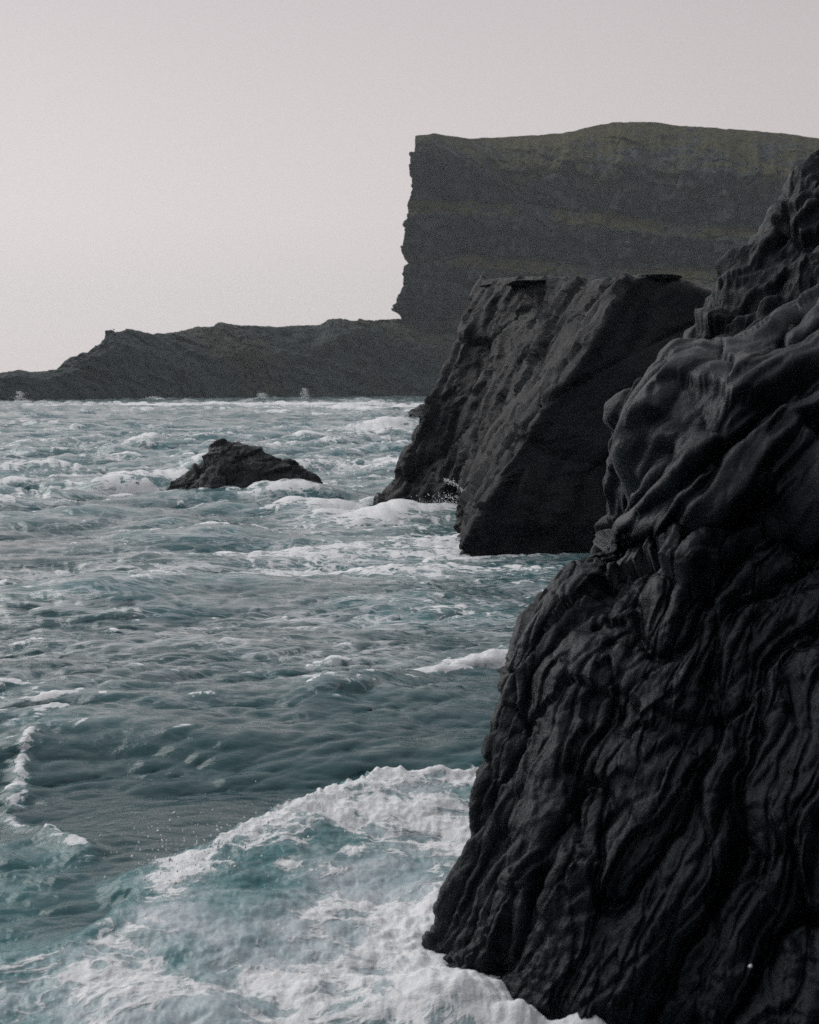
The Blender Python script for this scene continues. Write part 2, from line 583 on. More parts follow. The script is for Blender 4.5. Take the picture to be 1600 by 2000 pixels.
def build_cliff():
    edge = [(268, 811), (300, 808), (340, 806), (362, 808), (385, 802), (403, 796), (418, 800), (440, 794), (455, 793), (482, 788), (492, 787),
            (506, 790), (514, 797), (519, 788), (545, 785), (570, 783), (588, 776), (607, 770), (613, 778), (618, 784), (660, 780), (700, 775)]
    top = [(700, 265), (811, 265), (850, 261), (880, 265), (905, 270), (960, 269), (1010, 266), (1080, 262), (1120, 256), (1160, 246), (1195, 239), (1280, 238),
           (1330, 246), (1400, 250), (1480, 256), (1540, 262), (1600, 270), (1800, 305), (2100, 330)]
    nu, nv = 460, 300
    # columns: a few behind the corner, then along the face
    s = np.linspace(0, 1, nu)
    t = np.linspace(0, 1, nv)
    back = 0.10
    face = np.clip((s - back) / (1 - back), 0, 1)
    bk = np.clip((back - s) / back, 0, 1)
    px_f = 811 + face ** 1.05 * (2000 - 811)
    topy = interp_pts(top, px_f) + 3.0 * fbm(np.stack([px_f / 26.0, 0 * px_f, 0 * px_f + 8], -1), 4, 0.6)
    # picture row of each mesh row: 0 = 700 (behind the headland), up to the brink, then the turf slope
    P = np.zeros((nv, nu, 3))
    G = np.zeros((nv, nu))
    sh = np.clip(face, 0, 1)
    led1 = 405 + 55 * smooth(px_f, 880, 1500)
    led2 = 508 + 28 * smooth(px_f, 860, 1300)
    wig = fbm(np.stack([px_f / 60.0, 0 * px_f, 0 * px_f + 3], -1), 4, 0.6)
    brk = 296 + 34 * smooth(px_f, 850, 1000) + 70 * wig * smooth(px_f, 850, 960) + 14 * smooth(px_f, 1000, 1400)
    for j in range(nv):
        tt = t[j]
        # rows: 0-.30 lower tier, .30-.36 ledge, .36-.60 mid tier, .60-.66 ledge, .66-.85 upper tier, .85-1 slope
        kp = [0, 0.28, 0.365, 0.385, 0.58, 0.665, 0.69, 0.85, 1.0]
        ys = np.stack([np.full(nu, 705.0), led2 + 13, led2 - 10, led2 - 14, led1 + 14, led1 - 12, led1 - 16, brk, topy])
        yy = np.array([np.interp(tt, kp, ys[:, k]) for k in range(nu)])
        setb = np.interp(tt, kp, [0, 2, 17, 21, 22, 37, 41, 44, 110])
        slope = np.interp(tt, [0.85, 1.0], [0, 1.0])
        wid = smooth(px_f, 820, 1000)
        Y = 800 - 60 * smooth(px_f, 850, 2000) + setb * (0.25 + 0.75 * wid)
        e_x = interp_pts(edge, np.full(nu, yy[0])) - 811
        px = px_f + e_x * (1 - sh) ** 6
        d0 = (px - 800) / FPX
        v = (1000 - yy) / FPX
        dy = CP + v * SP
        dz = -SP + v * CP
        k = Y / dy
        P[j, :, 0] = d0 * k + bk * 25
        P[j, :, 1] = Y + bk * 260
        P[j, :, 2] = CAM_H + dz * k
        G[j] = np.interp(tt, [0, 0.24, 0.29, 0.36, 0.385, 0.55, 0.60, 0.66, 0.69, 0.78, 0.88, 1.0], [0.05, 0.15, 0.62, 0.66, 0.02, 0.08, 0.62, 0.66, 0.02, 0.28, 0.55, 0.80])
    # behind the top the land goes on
    N = grid_normals(P)
    steep = 1 - np.clip((G - 0.3) / 0.5, 0, 1) * 0.75
    q = P * np.array([1, 1, 0.35]) / 18.0
    d = fbm(q, 5, 0.55) * 5.0
    colm = ridged(P * np.array([1, 1, 0.10]) / 9.0, 4) * 4.5
    blk = fbm(P * np.array([0.6, 0.6, 1.6]) / 6.0, 4, 0.6) * 4.0
    gully = ridged(P * np.array([1, 1, 0.08]) / 45.0 + 5, 3) * 5.0
    fc, fj = facets(P[..., 0] / 16.0, P[..., 2] / 11.0 + 0.15 * P[..., 0] / 16.0, 31)
    fc2, fj2 = facets(P[..., 0] / 6.0, P[..., 2] / 7.0, 32)
    D = (d * 0.7 + colm + blk * 0.6 + fc * 9.0 - (1 - fj) * 3.0 + fc2 * 4.5 - (1 - fj2) * 1.2) * steep + gully * steep * (0.3 + 0.7 * smooth(px_f, 900, 1100))[None, :]
    edge_keep = np.ones((1, nu))
    top_keep = (1 - 0.9 * smooth(t, 0.93, 1.0))[:, None]
    P = P - N * 0 + (D * edge_keep * top_keep)[..., None] * np.array([-0.30, -1.0, 0.0])
    left_facet = 0.6 * (1 - smooth(px_f, 830, 960))[None, :] * (1 - G)
    G = np.clip(G - left_facet * 0.5, 0, 1) * (1 - 0.5 * (bk > 0))
    root = tag(empty('cliff', tuple(at(1100, 700, 800))), 'flat-topped grassy sea cliff with sheer left edge and two ledges', 'cliff', kind='structure')
    bands = [('rock_face', 0.0, 0.28), ('grass_ledge', 0.28, 0.385), ('rock_face', 0.385, 0.58), ('grass_ledge', 0.58, 0.69), ('rock_face', 0.69, 0.84), ('grass_slope', 0.84, 1.0)]
    edges = [int(round(b[1] * (nv - 1))) for b in bands] + [nv - 1]
    for k, b in enumerate(bands):
        a, c = edges[k], edges[k + 1]
        grid_mesh(b[0], P[a:c + 1], mat_cliff, root, {'grass': G[a:c + 1]})
    # plateau behind the brink
    last = P[-1]
    rows = [last + np.array([0, dy_, dz_]) for dy_, dz_ in ((0, 0), (40, 1.0), (120, 0.5), (300, -6), (500, -40))]
    pl = np.array(rows)
    grid_mesh('plateau', pl, mat_cliff, root, {'grass': np.ones(pl.shape[:2])})


build_cliff()

# ------------------------------------------------------------------ headland
HEAD_TOP = [(-330, 790), (-220, 768), (-120, 752), (0, 738), (25, 731), (45, 728), (68, 731), (100, 727), (125, 718), (135, 711), (165, 702), (185, 692), (200, 682), (217, 671), (222, 660),
            (232, 656), (247, 659), (256, 653), (300, 654), (330, 651), (360, 646), (388, 639), (420, 637), (426, 631), (445, 630), (462, 635), (500, 639), (545, 640), (590, 635),
            (625, 636), (640, 628), (665, 625), (690, 629), (740, 627), (775, 623), (800, 622), (850, 630), (900, 635), (960, 640), (1100, 650), (1300, 660)]


def build_headland():
    nu, nv = 560, 170
    px = np.linspace(-330, 1300, nu)
    ty = interp_pts(HEAD_TOP, px)
    base_Y = 470 + 290 * smooth(px, -100, 1000)
    top_Y = base_Y + 35 + 60 * smooth(px, -100, 500)
    t = np.linspace(0, 1, nv)
    # height profile of the seaward side: a steep dark foot and a gentler shoulder
    P = np.zeros((nv, nu, 3))
    ztop = np.array([at(px[k], ty[k], top_Y[k])[2] for k in range(nu)])
    shoulder = 0.55 + 0.12 * np.sin(px / 90.0) + 0.1 * np.sin(px / 37.0 + 1)
    for j in range(nv):
        tt = t[j]
        if tt < 0.5:
            a = tt / 0.5
            zz = -4 + (ztop * shoulder + 4) * a
            yy = base_Y + (top_Y - base_Y) * 0.28 * a
        elif tt < 0.8:
            a = (tt - 0.5) / 0.3
            zz = ztop * (shoulder + (1 - shoulder) * (1 - (1 - a) ** 1.5))
            yy = base_Y + (top_Y - base_Y) * (0.28 + 0.72 * a)
        else:
            a = (tt - 0.8) / 0.2
            zz = ztop * (1 - a ** 1.5) - 6 * a
            yy = top_Y + 90 * a
        P[j, :, 0] = (px - 800) / FPX * (yy / (CP + 0.1 * SP))
        P[j, :, 1] = yy
        P[j, :, 2] = zz
    # keep columns on their line of sight for the ridge
    body = smooth(t, 0, 0.08)[:, None] * np.ones((1, nu))
    ridge = np.exp(-((t - 0.8) / 0.06) ** 2)[:, None]
    q = P / np.array([22, 22, 14.0])
    d = ridged(q + 3, 5, 0.55) * 4.2 + fbm(P / 6.0, 4, 0.6) * 2.4
    rib = ridged(P * np.array([1, 0.4, 0.25]) / 60.0 + 9, 2) * 8
    small = ridged(P / 3.2, 3) * 0.8
    hf, hj = facets((P[..., 0] + 0.4 * P[..., 1]) / 13.0, P[..., 2] / 6.0 + P[..., 1] / 40.0, 41)
    hf2, hj2 = facets(P[..., 0] / 5.0, P[..., 2] / 3.0 + P[..., 1] / 15.0, 42)
    small = small + hf * 3.0 - (1 - hj) * 0.8 + hf2 * 1.2 - (1 - hj2) * 0.3
    scale_h = np.clip(ztop / 20.0, 0.15, 1)[None, :]
    D = (d + rib * (1 - ridge) + small) * scale_h * (1 - 0.82 * ridge)
    P[..., 1] -= D
    P[..., 2] += D * 0.35 * (1 - ridge) * smooth(t, 0.05, 0.3)[:, None] + ridge * scale_h * (fbm(P / 5.0, 4, 0.6) * 1.3 + hf2 * 0.5)
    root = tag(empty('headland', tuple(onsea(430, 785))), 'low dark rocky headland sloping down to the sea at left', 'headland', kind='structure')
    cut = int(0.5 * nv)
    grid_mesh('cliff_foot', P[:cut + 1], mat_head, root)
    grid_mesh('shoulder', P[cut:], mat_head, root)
    return P


HEADP = build_headland()


# ------------------------------------------------------------------ middle rock
def build_middle_rock():
    def c(*pts):
        return [at(*p) for p in pts]
    # columns of the seaward slab (far to near), then the dark front face; rows from the water up
    L = c((745, 1000, 52.5), (745, 985, 52.5), (772, 945, 52.8), (800, 893, 53.1), (838, 820, 53.6), (868, 752, 54.1), (898, 682, 54.6), (925, 622, 55.1), (960, 556, 55.6))
    S1 = c((820, 1005, 50), (830, 975, 50.3), (850, 925, 50.5), (875, 865, 50.8), (905, 790, 51.1), (935, 720, 51.4), (965, 650, 51.7), (990, 590, 52.0), (1015, 545, 52.3))
    S2 = c((900, 1010, 47.2), (905, 965, 47.5), (918, 915, 47.5), (945, 845, 47.8), (980, 765, 48.1), (1010, 700, 48.4), (1045, 640, 48.7), (1080, 580, 49.0), (1100, 546, 49.2))
    S3 = c((905, 1030, 42.8), (915, 985, 43.0), (940, 915, 43.2), (985, 840, 43.6), (1035, 760, 44.0), (1070, 700, 44.4), (1105, 635, 44.8), (1150, 575, 45.2), (1175, 545, 45.5))
    Rg = c((885, 1105, 37.0), (896, 1072, 37.6), (922, 1000, 37.9), (950, 945, 38.3), (1010, 850, 39.0), (1080, 760, 39.7), (1140, 680, 40.3), (1195, 600, 40.9), (1235, 545, 41.4))
    F1 = c((980, 1110, 36.8), (985, 1080, 37.4), (1000, 1000, 37.7), (1020, 935, 38.1), (1070, 850, 38.8), (1130, 760, 39.5), (1185, 680, 40.1), (1240, 600, 40.7), (1270, 541, 41.2))
    F2 = c((1110, 1110, 37.0), (1110, 1085, 37.6), (1120, 1000, 37.8), (1140, 935, 38.2), (1180, 850, 38.8), (1220, 760, 39.5), (1260, 680, 40.1), (1310, 605, 40.7), (1335, 548, 41.2))
    F3 = c((1400, 1110, 37.6), (1400, 1085, 38.0), (1400, 1000, 38.2), (1400, 935, 38.5), (1400, 850, 39.0), (1400, 760, 39.6), (1400, 680, 40.2), (1430, 615, 40.8), (1450, 560, 41.3))
    F4 = [p + np.array([9, 0.5, 0.3 * k]) for k, p in enumerate(F3)]
    B = [p + np.array([7 + 0.2 * k, 9, -0.3]) for k, p in enumerate(L)]
    B2 = [p + np.array([20, 16, -0.6]) for k, p in enumerate(L)]
    cols = [B2, B, L, S1, S2, S3, Rg, F1, F2, F3, F4]
    C = np.array(cols).transpose(1, 0, 2)
    C[0, :, 2] = -2.0
    # roll over the top
    topr = C[-1].copy()
    rows = [C]
    for dx, dy, dz in ((0.7, 1.2, 0.05), (2.5, 4, -0.1), (7, 10, -1.0)):
        r = topr + np.array([dx, dy, dz])
        rows.append(r[None])
    C = np.concatenate(rows, axis=0)
    nv, nu = 340, 430
    P = catmull(catmull(C, nv, 0), nu, 1)
    U, V = grid_lengths(P)
    N = grid_normals(P)
    Uc = U - U[:, nu // 2:nu // 2 + 1]
    w = fbm(P / 3.0, 3) * 1.2
    w2 = fbm(P / 0.9 + 30, 3) * 0.35
    tilt = Uc + 0.10 * V + w * 0.6 + w2
    # foliation that runs down the slab, fine and coarse
    fine = ridged(np.stack([tilt / 0.34, V / 4.5, w * 0 + 2], -1), 3, 0.6)
    coarse = fbm(np.stack([tilt / 1.5, V / 11.0, w * 0 + 6], -1), 3, 0.5)
    # planes split off along joints
    fa, ja = facets((Uc + 0.12 * V + w * 0.3) / 4.0, (V + w * 0.3) / 5.0, 3, 0.7)
    fb_, jb = facets(tilt / 1.25, (V + w) / 3.2, 8, 0.8)
    fc, jc = facets(tilt / 0.5, (V + w) / 1.3, 9)
    rough = fbm(P / 0.7, 5, 0.6)
    slab = smooth(-N[..., 0], 0.25, 0.6)
    low = 1 - smooth(P[..., 2], 0.5, 4.5)
    patch_ = smooth(fbm(P / 2.6 + 12, 3), -0.15, 0.25)
    D = fine * (0.010 + 0.060 * slab) + coarse * (0.03 + 0.07 * slab) + fa * (0.20 + 0.16 * slab) - (1 - ja) * (0.12 + 0.06 * slab)
    D += fb_ * (0.05 + 0.30 * slab * (0.25 + 0.75 * patch_)) - (1 - jb) * (0.01 + 0.09 * slab * patch_)
    D += fc * (0.03 + 0.12 * slab + 0.15 * low) - (1 - jc) * 0.03 * slab + rough * (0.03 + 0.03 * slab + 0.07 * low)
    topfade = 1 - 0.85 * smooth(np.linspace(0, 1, nv), 0.80, 0.86)[:, None]
    P = P + N * (D * topfade)[..., None]
    # flat bedded top
    P[..., 2] += (1 - topfade) * fbm(P * np.array([1, 1, 0]) / 2.5, 4) * 0.25
    o = grid_mesh('rock_outcrop', P, mat_slab)
    tag(o, 'blocky dark outcrop with slanting left slab, standing in the surf in mid distance', 'rock outcrop')
    return P, o


MIDP, mid = build_middle_rock()


def cap_slab(c, size, rz, seed, parent):
    """thin broken slab: a flattened box with rounded-off, chipped sides"""
    th = np.linspace(0, 2 * np.pi, 49); ph = np.linspace(0, np.pi, 25)
    T, H = np.meshgrid(th, ph)

    def se(x, e_):
        return np.sign(x) * np.abs(x) ** e_
    q = np.stack([se(np.sin(H), 0.35) * se(np.cos(T), 0.45), se(np.sin(H), 0.35) * se(np.sin(T), 0.45), se(np.cos(H), 0.6)], -1) * np.array(size)
    n_ = fbm(q / (0.5 * size[0]) + seed, 3)
    n_[:, -1] = n_[:, 0]
    q[..., :2] *= (1 + 0.35 * n_)[..., None]
    q[..., 2] *= 1 + 0.9 * q[..., 0] / size[0] * (0.4 if seed % 2 else -0.4)
    cr_, sr_ = math.cos(rz), math.sin(rz)
    q = np.stack([q[..., 0] * cr_ - q[..., 1] * sr_, q[..., 0] * sr_ + q[..., 1] * cr_, q[..., 2]], -1)
    return grid_mesh('cap_slab', q + np.array(c), mat_slab, parent, flip=True)


cap_slab(at(1075, 553, 51.0), (1.7, 1.4, 0.08), R(4), 3, mid)
cap_slab(at(985, 560, 54.5), (1.0, 1.2, 0.07), R(-10), 5, mid)
cap_slab(at(1283, 544, 42.0), (0.7, 0.8, 0.10), R(6), 6, mid)


# ------------------------------------------------------------------ near outcrop
def build_near():
    def c(*pts):
        return [at(*p) for p in pts]
    root = tag(empty('rock_outcrop', tuple(onsea(1040, 1990))), 'huge black fluted outcrop filling the right foreground, foam at its foot', 'rock outcrop')

    # ---- lower bulge
    sil = c((790, 1960, 9.75), (812, 1895, 10.15), (850, 1795, 10.35), (905, 1640, 10.65), (948, 1490, 10.95), (972, 1390, 11.15), (1000, 1300, 11.4), (1045, 1195, 11.75), (1105, 1100, 12.2), (1195, 1048, 12.8))
    mid_ = c((1040, 2080, 8.9), (1045, 1990, 9.15), (1080, 1880, 9.25), (1120, 1750, 9.45), (1160, 1610, 9.7), (1190, 1500, 9.95), (1225, 1390, 10.25), (1265, 1270, 10.6), (1310, 1150, 11.0), (1370, 1058, 11.5))
    rt = c((1560, 2200, 8.5), (1560, 2080, 8.75), (1570, 1950, 8.85), (1580, 1820, 9.05), (1590, 1690, 9.3), (1600, 1560, 9.55), (1610, 1430, 9.85), (1620, 1300, 10.2), (1630, 1180, 10.6), (1640, 1085, 11.1))
    rt2 = [p + np.array([1.8, -1.3, 0]) for p in rt]
    rt3 = [p + np.array([4.0, -3.6, 0]) for p in rt]
    b1 = [p + np.array([0.75, 1.2, -0.05]) for p in sil]
    b2 = [p + np.array([2.6, 3.4, -0.3]) for p in sil]
    C = np.array([b2, b1, sil, mid_, rt, rt2, rt3]).transpose(1, 0, 2)
    C[0, :, 2] = -1.2
    C[1, :, 2] = np.minimum(C[1, :, 2], 0.1)
    tops = C[-1]
    rows = [C]
    for dx, dy, dz in ((0.35, 0.7, 0.12), (1.0, 1.9, 0.18), (2.2, 4.5, 0.2)):
        rows.append((tops + np.array([dx, dy, dz]))[None])
    C = np.concatenate(rows, 0)
    nv, nu = 460, 430
    P = catmull(catmull(C, nv, 0), nu, 1, [0.4, 0.7, 1.9, 2.4, 0.6, 0.3])
    U, V = grid_lengths(P)
    N = grid_normals(P)
    U = U - U[:, nu // 2:nu // 2 + 1]
    w = fbm(P / 0.9, 3)
    w2 = fbm(P / 0.9 + 40, 3)
    def crease(su, sv, k, seed):
        return np.abs(perlin(np.stack([(UA + k * w) / su, (V + 2.2 * k * w2) / sv, 0 * U + seed], -1)))
    UA = U - 0.12 * V
    b1_ = crease(0.72, 2.4, 0.30, 1)
    b2_ = crease(0.24, 1.2, 0.15, 3)
    b3_ = crease(0.15, 0.55, 0.10, 5)
    m_ = smooth(fbm(P / 1.2 + 21, 2), -0.25, 0.3)
    big, cid = pillow((U + 0.45 * w) / 0.95, (V + 1.2 * w2) / 2.4, 1)
    D = (b1_ ** 0.75) * 0.27 + (b2_ ** 0.8) * 0.085 * (0.15 + 0.85 * m_) + b3_ * 0.04 * (1 - 0.6 * m_) + (big - 0.7) * 0.06 + (cid - 0.5) * 0.12 - 0.12
    fa, ja = facets((UA + 0.3 * w) / 0.7, (V + 0.6 * w2) / 1.4, 51, 0.4)
    fs, js = facets((UA + 0.15 * w2) / 0.24, (V + 0.3 * w) / 0.5, 52, 0.4)
    D += fa * 0.22 - (1 - ja) * 0.03 + fs * 0.07 * (1 - 0.4 * m_) - (1 - js) * 0.010
    D -= 0.07 * np.exp(-(b1_ / 0.035) ** 2) + 0.03 * np.exp(-(b2_ / 0.04) ** 2)
    D += fbm(P / 1.9 + 8, 3) * 0.22 + fbm(P / 0.12, 4, 0.65) * 0.026 + ridged(P / 0.3, 3) * 0.016
    low = 1 - smooth(P[..., 2], 0.2, 1.1)
    D += low * (fbm(P / 0.22 + 3, 4, 0.65) * 0.10)
    P = P + N * D[..., None]
    grid_mesh('lower_bulge', P, mat_near, root)

    # ---- upper lobes, overhanging the bulge
    sil = c((1225, 1065, 13.0), (1178, 1038, 12.7), (1166, 1005, 12.5), (1178, 955, 12.4), (1205, 885, 12.5), (1216, 815, 12.7), (1250, 765, 12.95), (1285, 735, 13.15), (1345, 716, 13.5), (1400, 712, 13.9))
    mid_ = c((1380, 1100, 12.3), (1370, 1070, 11.8), (1360, 1040, 11.5), (1360, 985, 11.3), (1365, 915, 11.4), (1375, 850, 11.6), (1395, 790, 11.9), (1420, 735, 12.3), (1450, 690, 12.8), (1485, 650, 13.4))
    rt = c((1650, 1130, 12.0), (1650, 1090, 11.5), (1650, 1045, 11.2), (1650, 985, 11.1), (1650, 910, 11.2), (1650, 840, 11.4), (1650, 770, 11.7), (1650, 705, 12.1), (1650, 640, 12.6), (1650, 570, 13.3))
    rt2 = [p + np.array([2.2, -1.6, 0.3]) for p in rt]
    rt3 = [p + np.array([5.0, -4.0, 0.8]) for p in rt]
    b1 = [p + np.array([0.7, 1.3, -0.05]) for p in sil]
    b2 = [p + np.array([2.6, 3.0, -0.3]) for p in sil]
    C = np.array([b2, b1, sil, mid_, rt, rt2, rt3]).transpose(1, 0, 2)
    C[:, :3, 0] += 0.17
    tops = C[-1]
    rows = [C]
    for dx, dy, dz in ((0.5, 0.9, 0.15), (1.4, 2.3, 0.35), (2.5, 5, 0.9)):
        rows.append((tops + np.array([dx, dy, dz]))[None])
    C = np.concatenate(rows, 0)
    nv, nu = 330, 350
    P = catmull(catmull(C, nv, 0), nu, 1, [0.4, 0.7, 1.9, 2.2, 0.6, 0.3])
    U, V = grid_lengths(P)
    N = grid_normals(P)
    U = U - U[:, nu // 2:nu // 2 + 1]
    w = fbm(P / 0.9 + 77, 3)
    w2 = fbm(P / 0.9 + 60, 3)
    Us = U - 0.70 * V                      # the lobes lean down to the left
    def crease(su, sv, k, seed):
        return np.abs(perlin(np.stack([(Us + k * w) / su, (V + 2.2 * k * w2) / sv, 0 * U + seed], -1)))
    b1_ = crease(0.85, 4.2, 0.30, 11)
    b2_ = crease(0.38, 2.4, 0.18, 13)
    b3_ = crease(0.2, 0.7, 0.12, 15)
    m_ = smooth(fbm(P / 1.2 + 21, 2), -0.25, 0.3)
    big, cid = pillow((Us + 0.5 * w) / 1.3, (V + 1.2 * w2) / 2.8, 11)
    D = (b1_ ** 0.8) * 0.55 + (b2_ ** 0.85) * 0.22 * (0.3 + 0.7 * m_) + b3_ * 0.05 + (big - 0.7) * 0.05 + (cid - 0.5) * 0.14 - 0.2
    fa, ja = facets((Us + 0.3 * w) / 1.0, (V + 0.6 * w2) / 2.0, 53, 0.4)
    fs, js = facets((Us + 0.15 * w2) / 0.30, (V + 0.3 * w) / 0.8, 54, 0.4)
    D += fa * 0.20 - (1 - ja) * 0.03 + fs * 0.06 - (1 - js) * 0.008
    D -= 0.09 * np.exp(-(b1_ / 0.035) ** 2) + 0.03 * np.exp(-(b2_ / 0.04) ** 2)
    D += fbm(P / 1.6 + 8, 3) * 0.22 + fbm(P / 0.13, 4, 0.65) * 0.028
    P = P + N * soften(D, 2)[..., None]
    grid_mesh('upper_lobes', P, mat_near, root)

    # ---- jagged crest behind
    sil = c((1150, 1060, 15), (1160, 1000, 15.1), (1168, 905, 15.3), (1180, 830, 15.5), (1208, 768, 15.7), (1255, 728, 15.9), (1305, 700, 16.1), (1318, 650, 16.4), (1375, 595, 16.8), (1408, 525, 17.2), (1475, 455, 17.6), (1505, 395, 17.9), (1535, 335, 18.2), (1575, 306, 18.5))
    rt = c((1500, 1060, 13.6), (1500, 1000, 13.6), (1500, 905, 13.8), (1500, 830, 14), (1510, 768, 14.3), (1520, 728, 14.6), (1540, 690, 14.9), (1560, 640, 15.2), (1600, 580, 15.6), (1620, 520, 16), (1640, 450, 16.4), (1660, 390, 16.7), (1680, 335, 17), (1690, 300, 17.3))
    rt2 = [p + np.array([2.5, -1.5, 0.4]) for p in rt]
    rt3 = [p + np.array([7.0, -4.0, 1.4]) for p in rt]
    b1 = [p + np.array([1.2, 2.0, -0.1]) for p in sil]
    b2 = [p + np.array([4.0, 5.0, -0.3]) for p in sil]
    C = np.array([b2, b1, sil, rt, rt2, rt3]).transpose(1, 0, 2)
    C[0, :, 2] -= 2.0
    C[:, 1:3] += np.array([0.14, 0.0, 0.0])
    C[5:, :, 2] -= 0.12 * np.linspace(0.2, 1, len(C) - 5)[:, None]
    tops = C[-1]
    rows = [C]
    for dx, dy, dz in ((0.6, 0.6, 0.1), (2, 2.5, 0.4), (5, 7, 0.0)):
        rows.append((tops + np.array([dx, dy, dz]))[None])
    C = np.concatenate(rows, 0)
    nv, nu = 400, 260
    P = catmull(catmull(C, nv, 0), nu, 1, [0.4, 0.7, 2.4, 0.6, 0.3])
    U, V = grid_lengths(P)
    N = grid_normals(P)
    w = fbm(P / 0.7 + 7, 3)
    rub, cid = pillow((U + 0.4 * w) / 0.55, (V + 0.4 * w) / 0.5, 21)
    big, cid2 = pillow((U - 0.3 * V + 0.5 * w) / 1.5, (V + 0.5 * w) / 1.7, 22)
    jag = ridged(P / 0.9, 4, 0.6)
    high = smooth(P[..., 2], 5.2, 7.0)
    jag2 = ridged(P / 0.35 + 3, 3, 0.6)
    fa, ja = facets((U - 0.35 * V + 0.4 * w) / 0.8, (V + 0.4 * w) / 1.3, 55, 0.45)
    fs, js = facets((U - 0.35 * V + 0.2 * w) / 0.28, (V + 0.2 * w) / 0.45, 56, 0.5)
    D = fa * 0.50 - (1 - ja) * 0.08 + fs * 0.17 - (1 - js) * 0.03 + jag * (0.13 + 0.09 * high) + jag2 * 0.06 - 0.08 + fbm(P / 0.2, 4, 0.6) * 0.05
    P = P + N * soften(D, 1)[..., None]
    grid_mesh('jagged_crest', P, mat_rub, root)

    # ---- unseen wall added right of and behind the viewer, shaped to shade the rock
    plan = [(5.2, 8.2), (6.4, 4.5), (6.8, 0.0), (5.5, -5.0), (0.5, -7.5), (-6.0, -8.5), (-16.0, -9.0), (-30.0, -9.0), (-44.0, -14.0)]
    hts = [11.0, 16.0, 20, 22, 22, 20, 15, 10, 4]
    rows = []
    for zf, out in ((-0.15, -0.8), (0.0, 0.0), (0.2, 0.5), (0.45, 1.4), (0.7, 2.0), (0.9, 3.2), (1.0, 5.0), (1.02, 12.0), (0.9, 30.0)):
        rr = []
        for (x, y), h in zip(plan, hts):
            d = np.array([x + 1.0, y - 4.0]); d = d / np.linalg.norm(d)
            rr.append((x + d[0] * out, y + d[1] * out, h * zf))
        rows.append(rr)
    P = catmull(catmull(np.array(rows), 120, 0), 200, 1)
    N = grid_normals(P)
    P = P + N * (ridged(P / 3.0, 4) * 0.5 + fbm(P / 1.0, 4) * 0.2)[..., None]
    grid_mesh('shade_wall', P, mat_rub, root)
    return root


near = build_near()


# ------------------------------------------------------------------ rock in the water
def mound(name, prof, Y0, depth, base_py, label, mat, nu=260, nv=120, seed=0, amp=1.0, knob=None):
    """prof: outline in the picture (px, py) at depth Y0; a rounded rock of that outline with a real front and back"""
    prof = np.array(prof, float)
    px = np.linspace(prof[0, 0], prof[-1, 0], nu)
    py = np.interp(px, prof[:, 0], prof[:, 1])
    X = np.array([at(a, b, Y0)[0] for a, b in zip(px, py)])
    Z = np.array([at(a, b, Y0)[2] for a, b in zip(px, py)])
    Z = np.maximum(Z, -0.1)
    a = np.linspace(-1, 1, nv)
    hmax = Z.max()
    P = np.zeros((nv, nu, 3))
    for j, s in enumerate(a):
        # foot (s=-1) is nearest the viewer, ridge at s=0.1
        front = np.clip((0.1 - s) / 1.1, 0, 1)
        backs = np.clip((s - 0.1) / 0.9, 0, 1)
        dd = depth * (0.35 + 0.65 * np.clip(Z / hmax, 0, 1))
        P[j, :, 0] = X
        P[j, :, 1] = Y0 + (-front * dd + backs * dd * 0.8)
        sh = np.where(front > 0, 1 - front ** 1.7, 1 - backs ** 1.6)
        P[j, :, 2] = (Z + 0.5) * sh - 0.5
    N = grid_normals(P)
    sc = hmax
    D = ridged(P / (0.55 * sc) + seed, 4, 0.55) * 0.13 * sc + fbm(P / (0.18 * sc) + seed, 4, 0.6) * 0.07 * sc
    f1, f2, cid = worley2(P[..., 0] / (0.7 * sc) + 0.3 * P[..., 2], P[..., 1] / (0.7 * sc) + P[..., 2] / sc, seed)
    D += (cid - 0.5) * 0.12 * sc
    fa, ja = facets((P[..., 0] + 0.5 * P[..., 1]) / (0.6 * sc), (P[..., 2] * 1.5 + P[..., 1]) / (0.5 * sc), seed)
    fs, js = facets(P[..., 0] / (0.22 * sc), (P[..., 2] + P[..., 1]) / (0.2 * sc), seed + 1)
    D = D * 0.55 + fa * 0.12 * sc - (1 - ja) * 0.03 * sc + fs * 0.05 * sc
    ridge = np.exp(-((a - 0.1) / 0.10) ** 2)[:, None]
    P = P + N * (D * amp * (1 - 0.9 * ridge))[..., None]
    o = grid_mesh(name, P, mat)
    tag(o, label, 'rock')
    return o


ROCK_Y = 58.0
sea_rock = mound('sea_rock', [(330, 962), (343, 946), (352, 938), (366, 926), (384, 913), (396, 905), (406, 896), (405.9, 890), (406, 876), (411, 868), (422, 861), (436, 858.5), (448, 862), (460, 866), (478, 871), (500, 877),
                              (515, 884), (535, 892), (556, 899), (575, 907), (590, 914), (605, 921), (618, 926), (627, 934), (630, 946), (650, 953), (668, 960)], ROCK_Y, 2.6, 950,
                 'lone dark wedge-shaped rock with a rounded knob, alone in open water', mat_sea_rock, seed=4)
mound('sea_rock', [(800, 806), (812, 796), (820, 791), (832, 789), (842, 793), (852, 800), (862, 806)], 210.0, 3.0, 806,
      'tiny low rock awash in distant surf beside the slanting outcrop', mat_sea_rock, nu=60, nv=40, seed=9)
mound('boulder', [(826, 986), (832, 977), (845, 966), (860, 958), (874, 956), (888, 962), (898, 972), (902, 982)], 50.5, 1.0, 985,
      'small black boulder in white foam at the foot of the slanting slab', mat_slab, nu=70, nv=50, seed=12)
